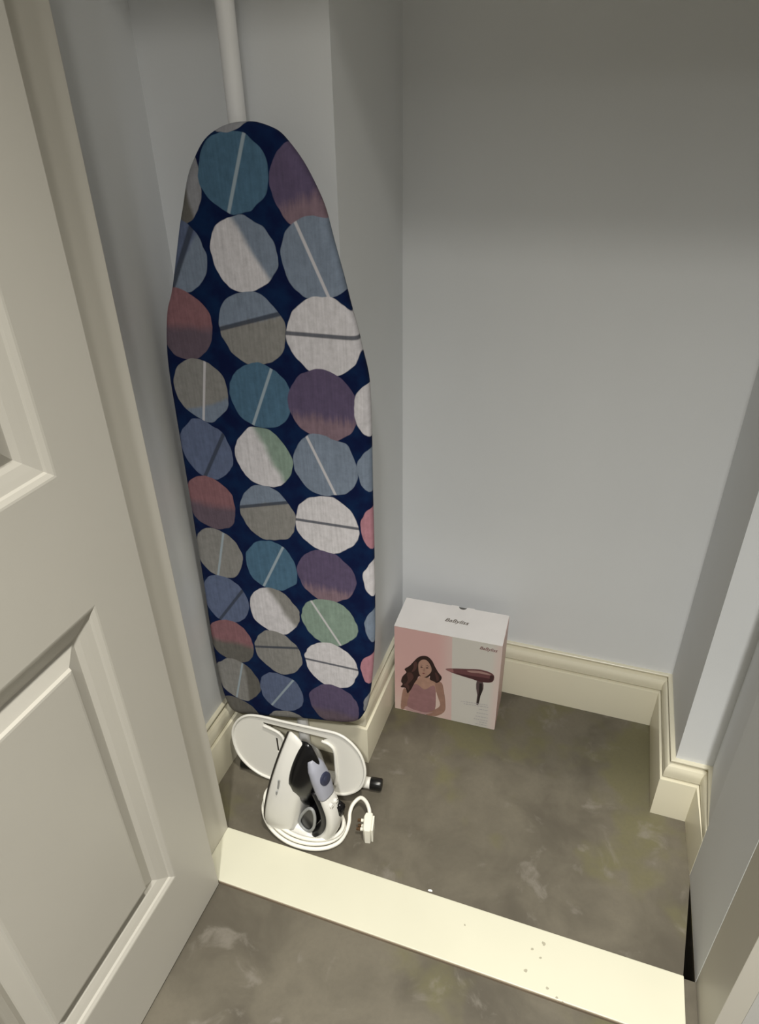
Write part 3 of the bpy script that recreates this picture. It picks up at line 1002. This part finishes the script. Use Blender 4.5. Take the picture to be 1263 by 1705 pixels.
prints('portrait_print', [
    (skin2, sm2(arm_l)), (skin, sm2(chest)), (mv, sm2(top_)), (skin2, sm2(arm_r)), (ink('sleeve', (0.50, 0.32, 0.32)), sm2(fore)),
    (hr, sm2(hair)), (hr2, sm2([(0.123, 0.47), (0.163, 0.495), (0.192, 0.445), (0.146, 0.36), (0.106, 0.327), (0.134, 0.4)])),
    (hr2, sm2([(0.19, 0.615), (0.215, 0.640), (0.228, 0.60), (0.205, 0.53), (0.170, 0.505), (0.190, 0.56)])),
    (hr2, sm2([(0.092, 0.33), (0.120, 0.350), (0.150, 0.32), (0.142, 0.27), (0.120, 0.30)])),
    (hr2, sm2([(0.40, 0.56), (0.43, 0.53), (0.44, 0.48), (0.42, 0.46), (0.41, 0.50)])),
    (skin, sm2(face)),
    (dk, [(0.252, 0.585), (0.268, 0.597), (0.284, 0.588), (0.268, 0.578)]), (dk, [(0.307, 0.588), (0.322, 0.601), (0.339, 0.594), (0.322, 0.583)]),
    (dk, [(0.250, 0.606), (0.268, 0.617), (0.286, 0.607), (0.268, 0.611)]), (dk, [(0.305, 0.610), (0.324, 0.622), (0.344, 0.613), (0.324, 0.616)]),
    (skin2, [(0.290, 0.583), (0.299, 0.585), (0.302, 0.545), (0.285, 0.543)]),
    (ink('lips', (0.22, 0.06, 0.06)), [(0.274, 0.516), (0.289, 0.527), (0.305, 0.522), (0.29, 0.51)]),
], 'printed portrait of a long-haired person in a mauve top')
dryer = [(0.497, 0.619), (0.576, 0.646), (0.711, 0.674), (0.812, 0.693), (0.903, 0.687), (0.95, 0.656), (0.947, 0.591), (0.908, 0.563),
         (0.829, 0.553), (0.76, 0.564), (0.646, 0.578), (0.56, 0.592)]
prints('dryer_print', [
    (ink('dryer_handle', (0.10, 0.065, 0.07)), sm2([(0.798, 0.560), (0.852, 0.562), (0.863, 0.475), (0.843, 0.391), (0.831, 0.282), (0.808, 0.276),
                                               (0.811, 0.39), (0.796, 0.465)], 2)),
    (ink('dryer_grip', (0.02, 0.012, 0.014)), [(0.823, 0.534), (0.849, 0.538), (0.855, 0.468), (0.828, 0.29), (0.812, 0.28), (0.824, 0.42)]),
    (ink('dryer_body', (0.150, 0.058, 0.065)), sm2(dryer)),
    (ink('dryer_shade', (0.070, 0.022, 0.028)), sm2([(0.60, 0.596), (0.72, 0.600), (0.90, 0.612), (0.946, 0.600), (0.908, 0.565), (0.829, 0.556), (0.76, 0.567), (0.66, 0.580)])),
    (ink('dryer_shine', (0.40, 0.25, 0.23)), sm2([(0.701, 0.652), (0.802, 0.675), (0.892, 0.669), (0.922, 0.653), (0.814, 0.650), (0.735, 0.640)])),
    (ink('dryer_nozzle', (0.33, 0.15, 0.15)), [(0.499, 0.619), (0.570, 0.640), (0.575, 0.600), (0.540, 0.600)]),
    (ink('dryer_band', (0.05, 0.018, 0.022)), [(0.916, 0.655), (0.948, 0.652), (0.945, 0.593), (0.910, 0.580)]),
], 'printed purple hair dryer')
tx = ink('small_text', (0.46, 0.44, 0.47))
rows = []
for (u0, u1, v0, v1) in ((0.660, 0.920, 0.268, 0.292), (0.690, 0.925, 0.248, 0.268), (0.837, 0.925, 0.222, 0.230), (0.820, 0.928, 0.175, 0.182),
                         (0.812, 0.930, 0.132, 0.138), (0.796, 0.930, 0.096, 0.102), (0.850, 0.932, 0.070, 0.074), (0.816, 0.934, 0.041, 0.046)):
    u = u0
    while u < u1:
        w = random.uniform(0.012, 0.032)
        e = min(u + w, u1)
        va = v0 + (v1 - v0) * (u - u0) / (u1 - u0)
        vb = v0 + (v1 - v0) * (e - u0) / (u1 - u0)
        rows.append((tx, [(u, va), (e, vb), (e, vb + 0.007), (u, va + 0.007)]))
        u = e + 0.006
prints('small_print_rows', rows)


def text_mesh(name, body, size, m_, parent, mtx, shear=0.0, width=None):
    cu = bpy.data.curves.new(name, 'FONT')
    cu.body = body
    cu.size = size
    cu.shear = shear
    cu.extrude = 0.0001
    cu.offset = size * 0.012
    tmp = bpy.data.objects.new(name, cu)
    COL.objects.link(tmp)
    dg = bpy.context.evaluated_depsgraph_get()
    me = bpy.data.meshes.new_from_object(tmp.evaluated_get(dg))
    bpy.data.objects.remove(tmp)
    bpy.data.curves.remove(cu)
    me.materials.clear()
    me.materials.append(m_)
    if width:
        xs = [v.co.x for v in me.vertices]
        k = width / (max(xs) - min(xs))
        me.transform(Matrix.Diagonal((k, k, 1, 1)))
    o = bpy.data.objects.new(name, me)
    COL.objects.link(o)
    o.parent = parent
    o.matrix_local = mtx
    return o


lg = ink('logo_taupe', (0.17, 0.135, 0.115))
lr = ink('logo_rose', (0.25, 0.12, 0.12))
text_mesh('logo', 'BaByliss', 0.014, lg, bx, Matrix.Translation((0.430 * BW, 0.046, BH + 0.0004)), 0.35, 0.054)
text_mesh('logo', 'BaByliss', 0.011, lr, bx, Matrix.Translation((0.797 * BW, -0.0009, 0.922 * BH)) @ Matrix.Rotation(math.pi / 2, 4, 'X'), 0.35, 0.039)

# ------------------------------------------------------------------ paint flake on the floor
bm = bmesh.new()
vs = [bm.verts.new(p) for p in ((-0.004, -0.001, 0.0006), (-0.001, -0.0022, 0.0012), (0.004, -0.0012, 0.0006), (0.0045, 0.0012, 0.0004), (0.001, 0.0022, 0.0014), (-0.003, 0.0014, 0.0005))]
bm.faces.new(vs)
r_ = bmesh.ops.extrude_face_region(bm, geom=list(bm.faces))
bmesh.ops.translate(bm, vec=(0, 0, -0.0005), verts=[v for v in r_['geom'] if isinstance(v, bmesh.types.BMVert)])
tag(obj('paint_flake', bm, M['flake'], None, (0.075, -0.557, 0.0002)), 'tiny white paint flake on the concrete floor near the threshold', 'debris')
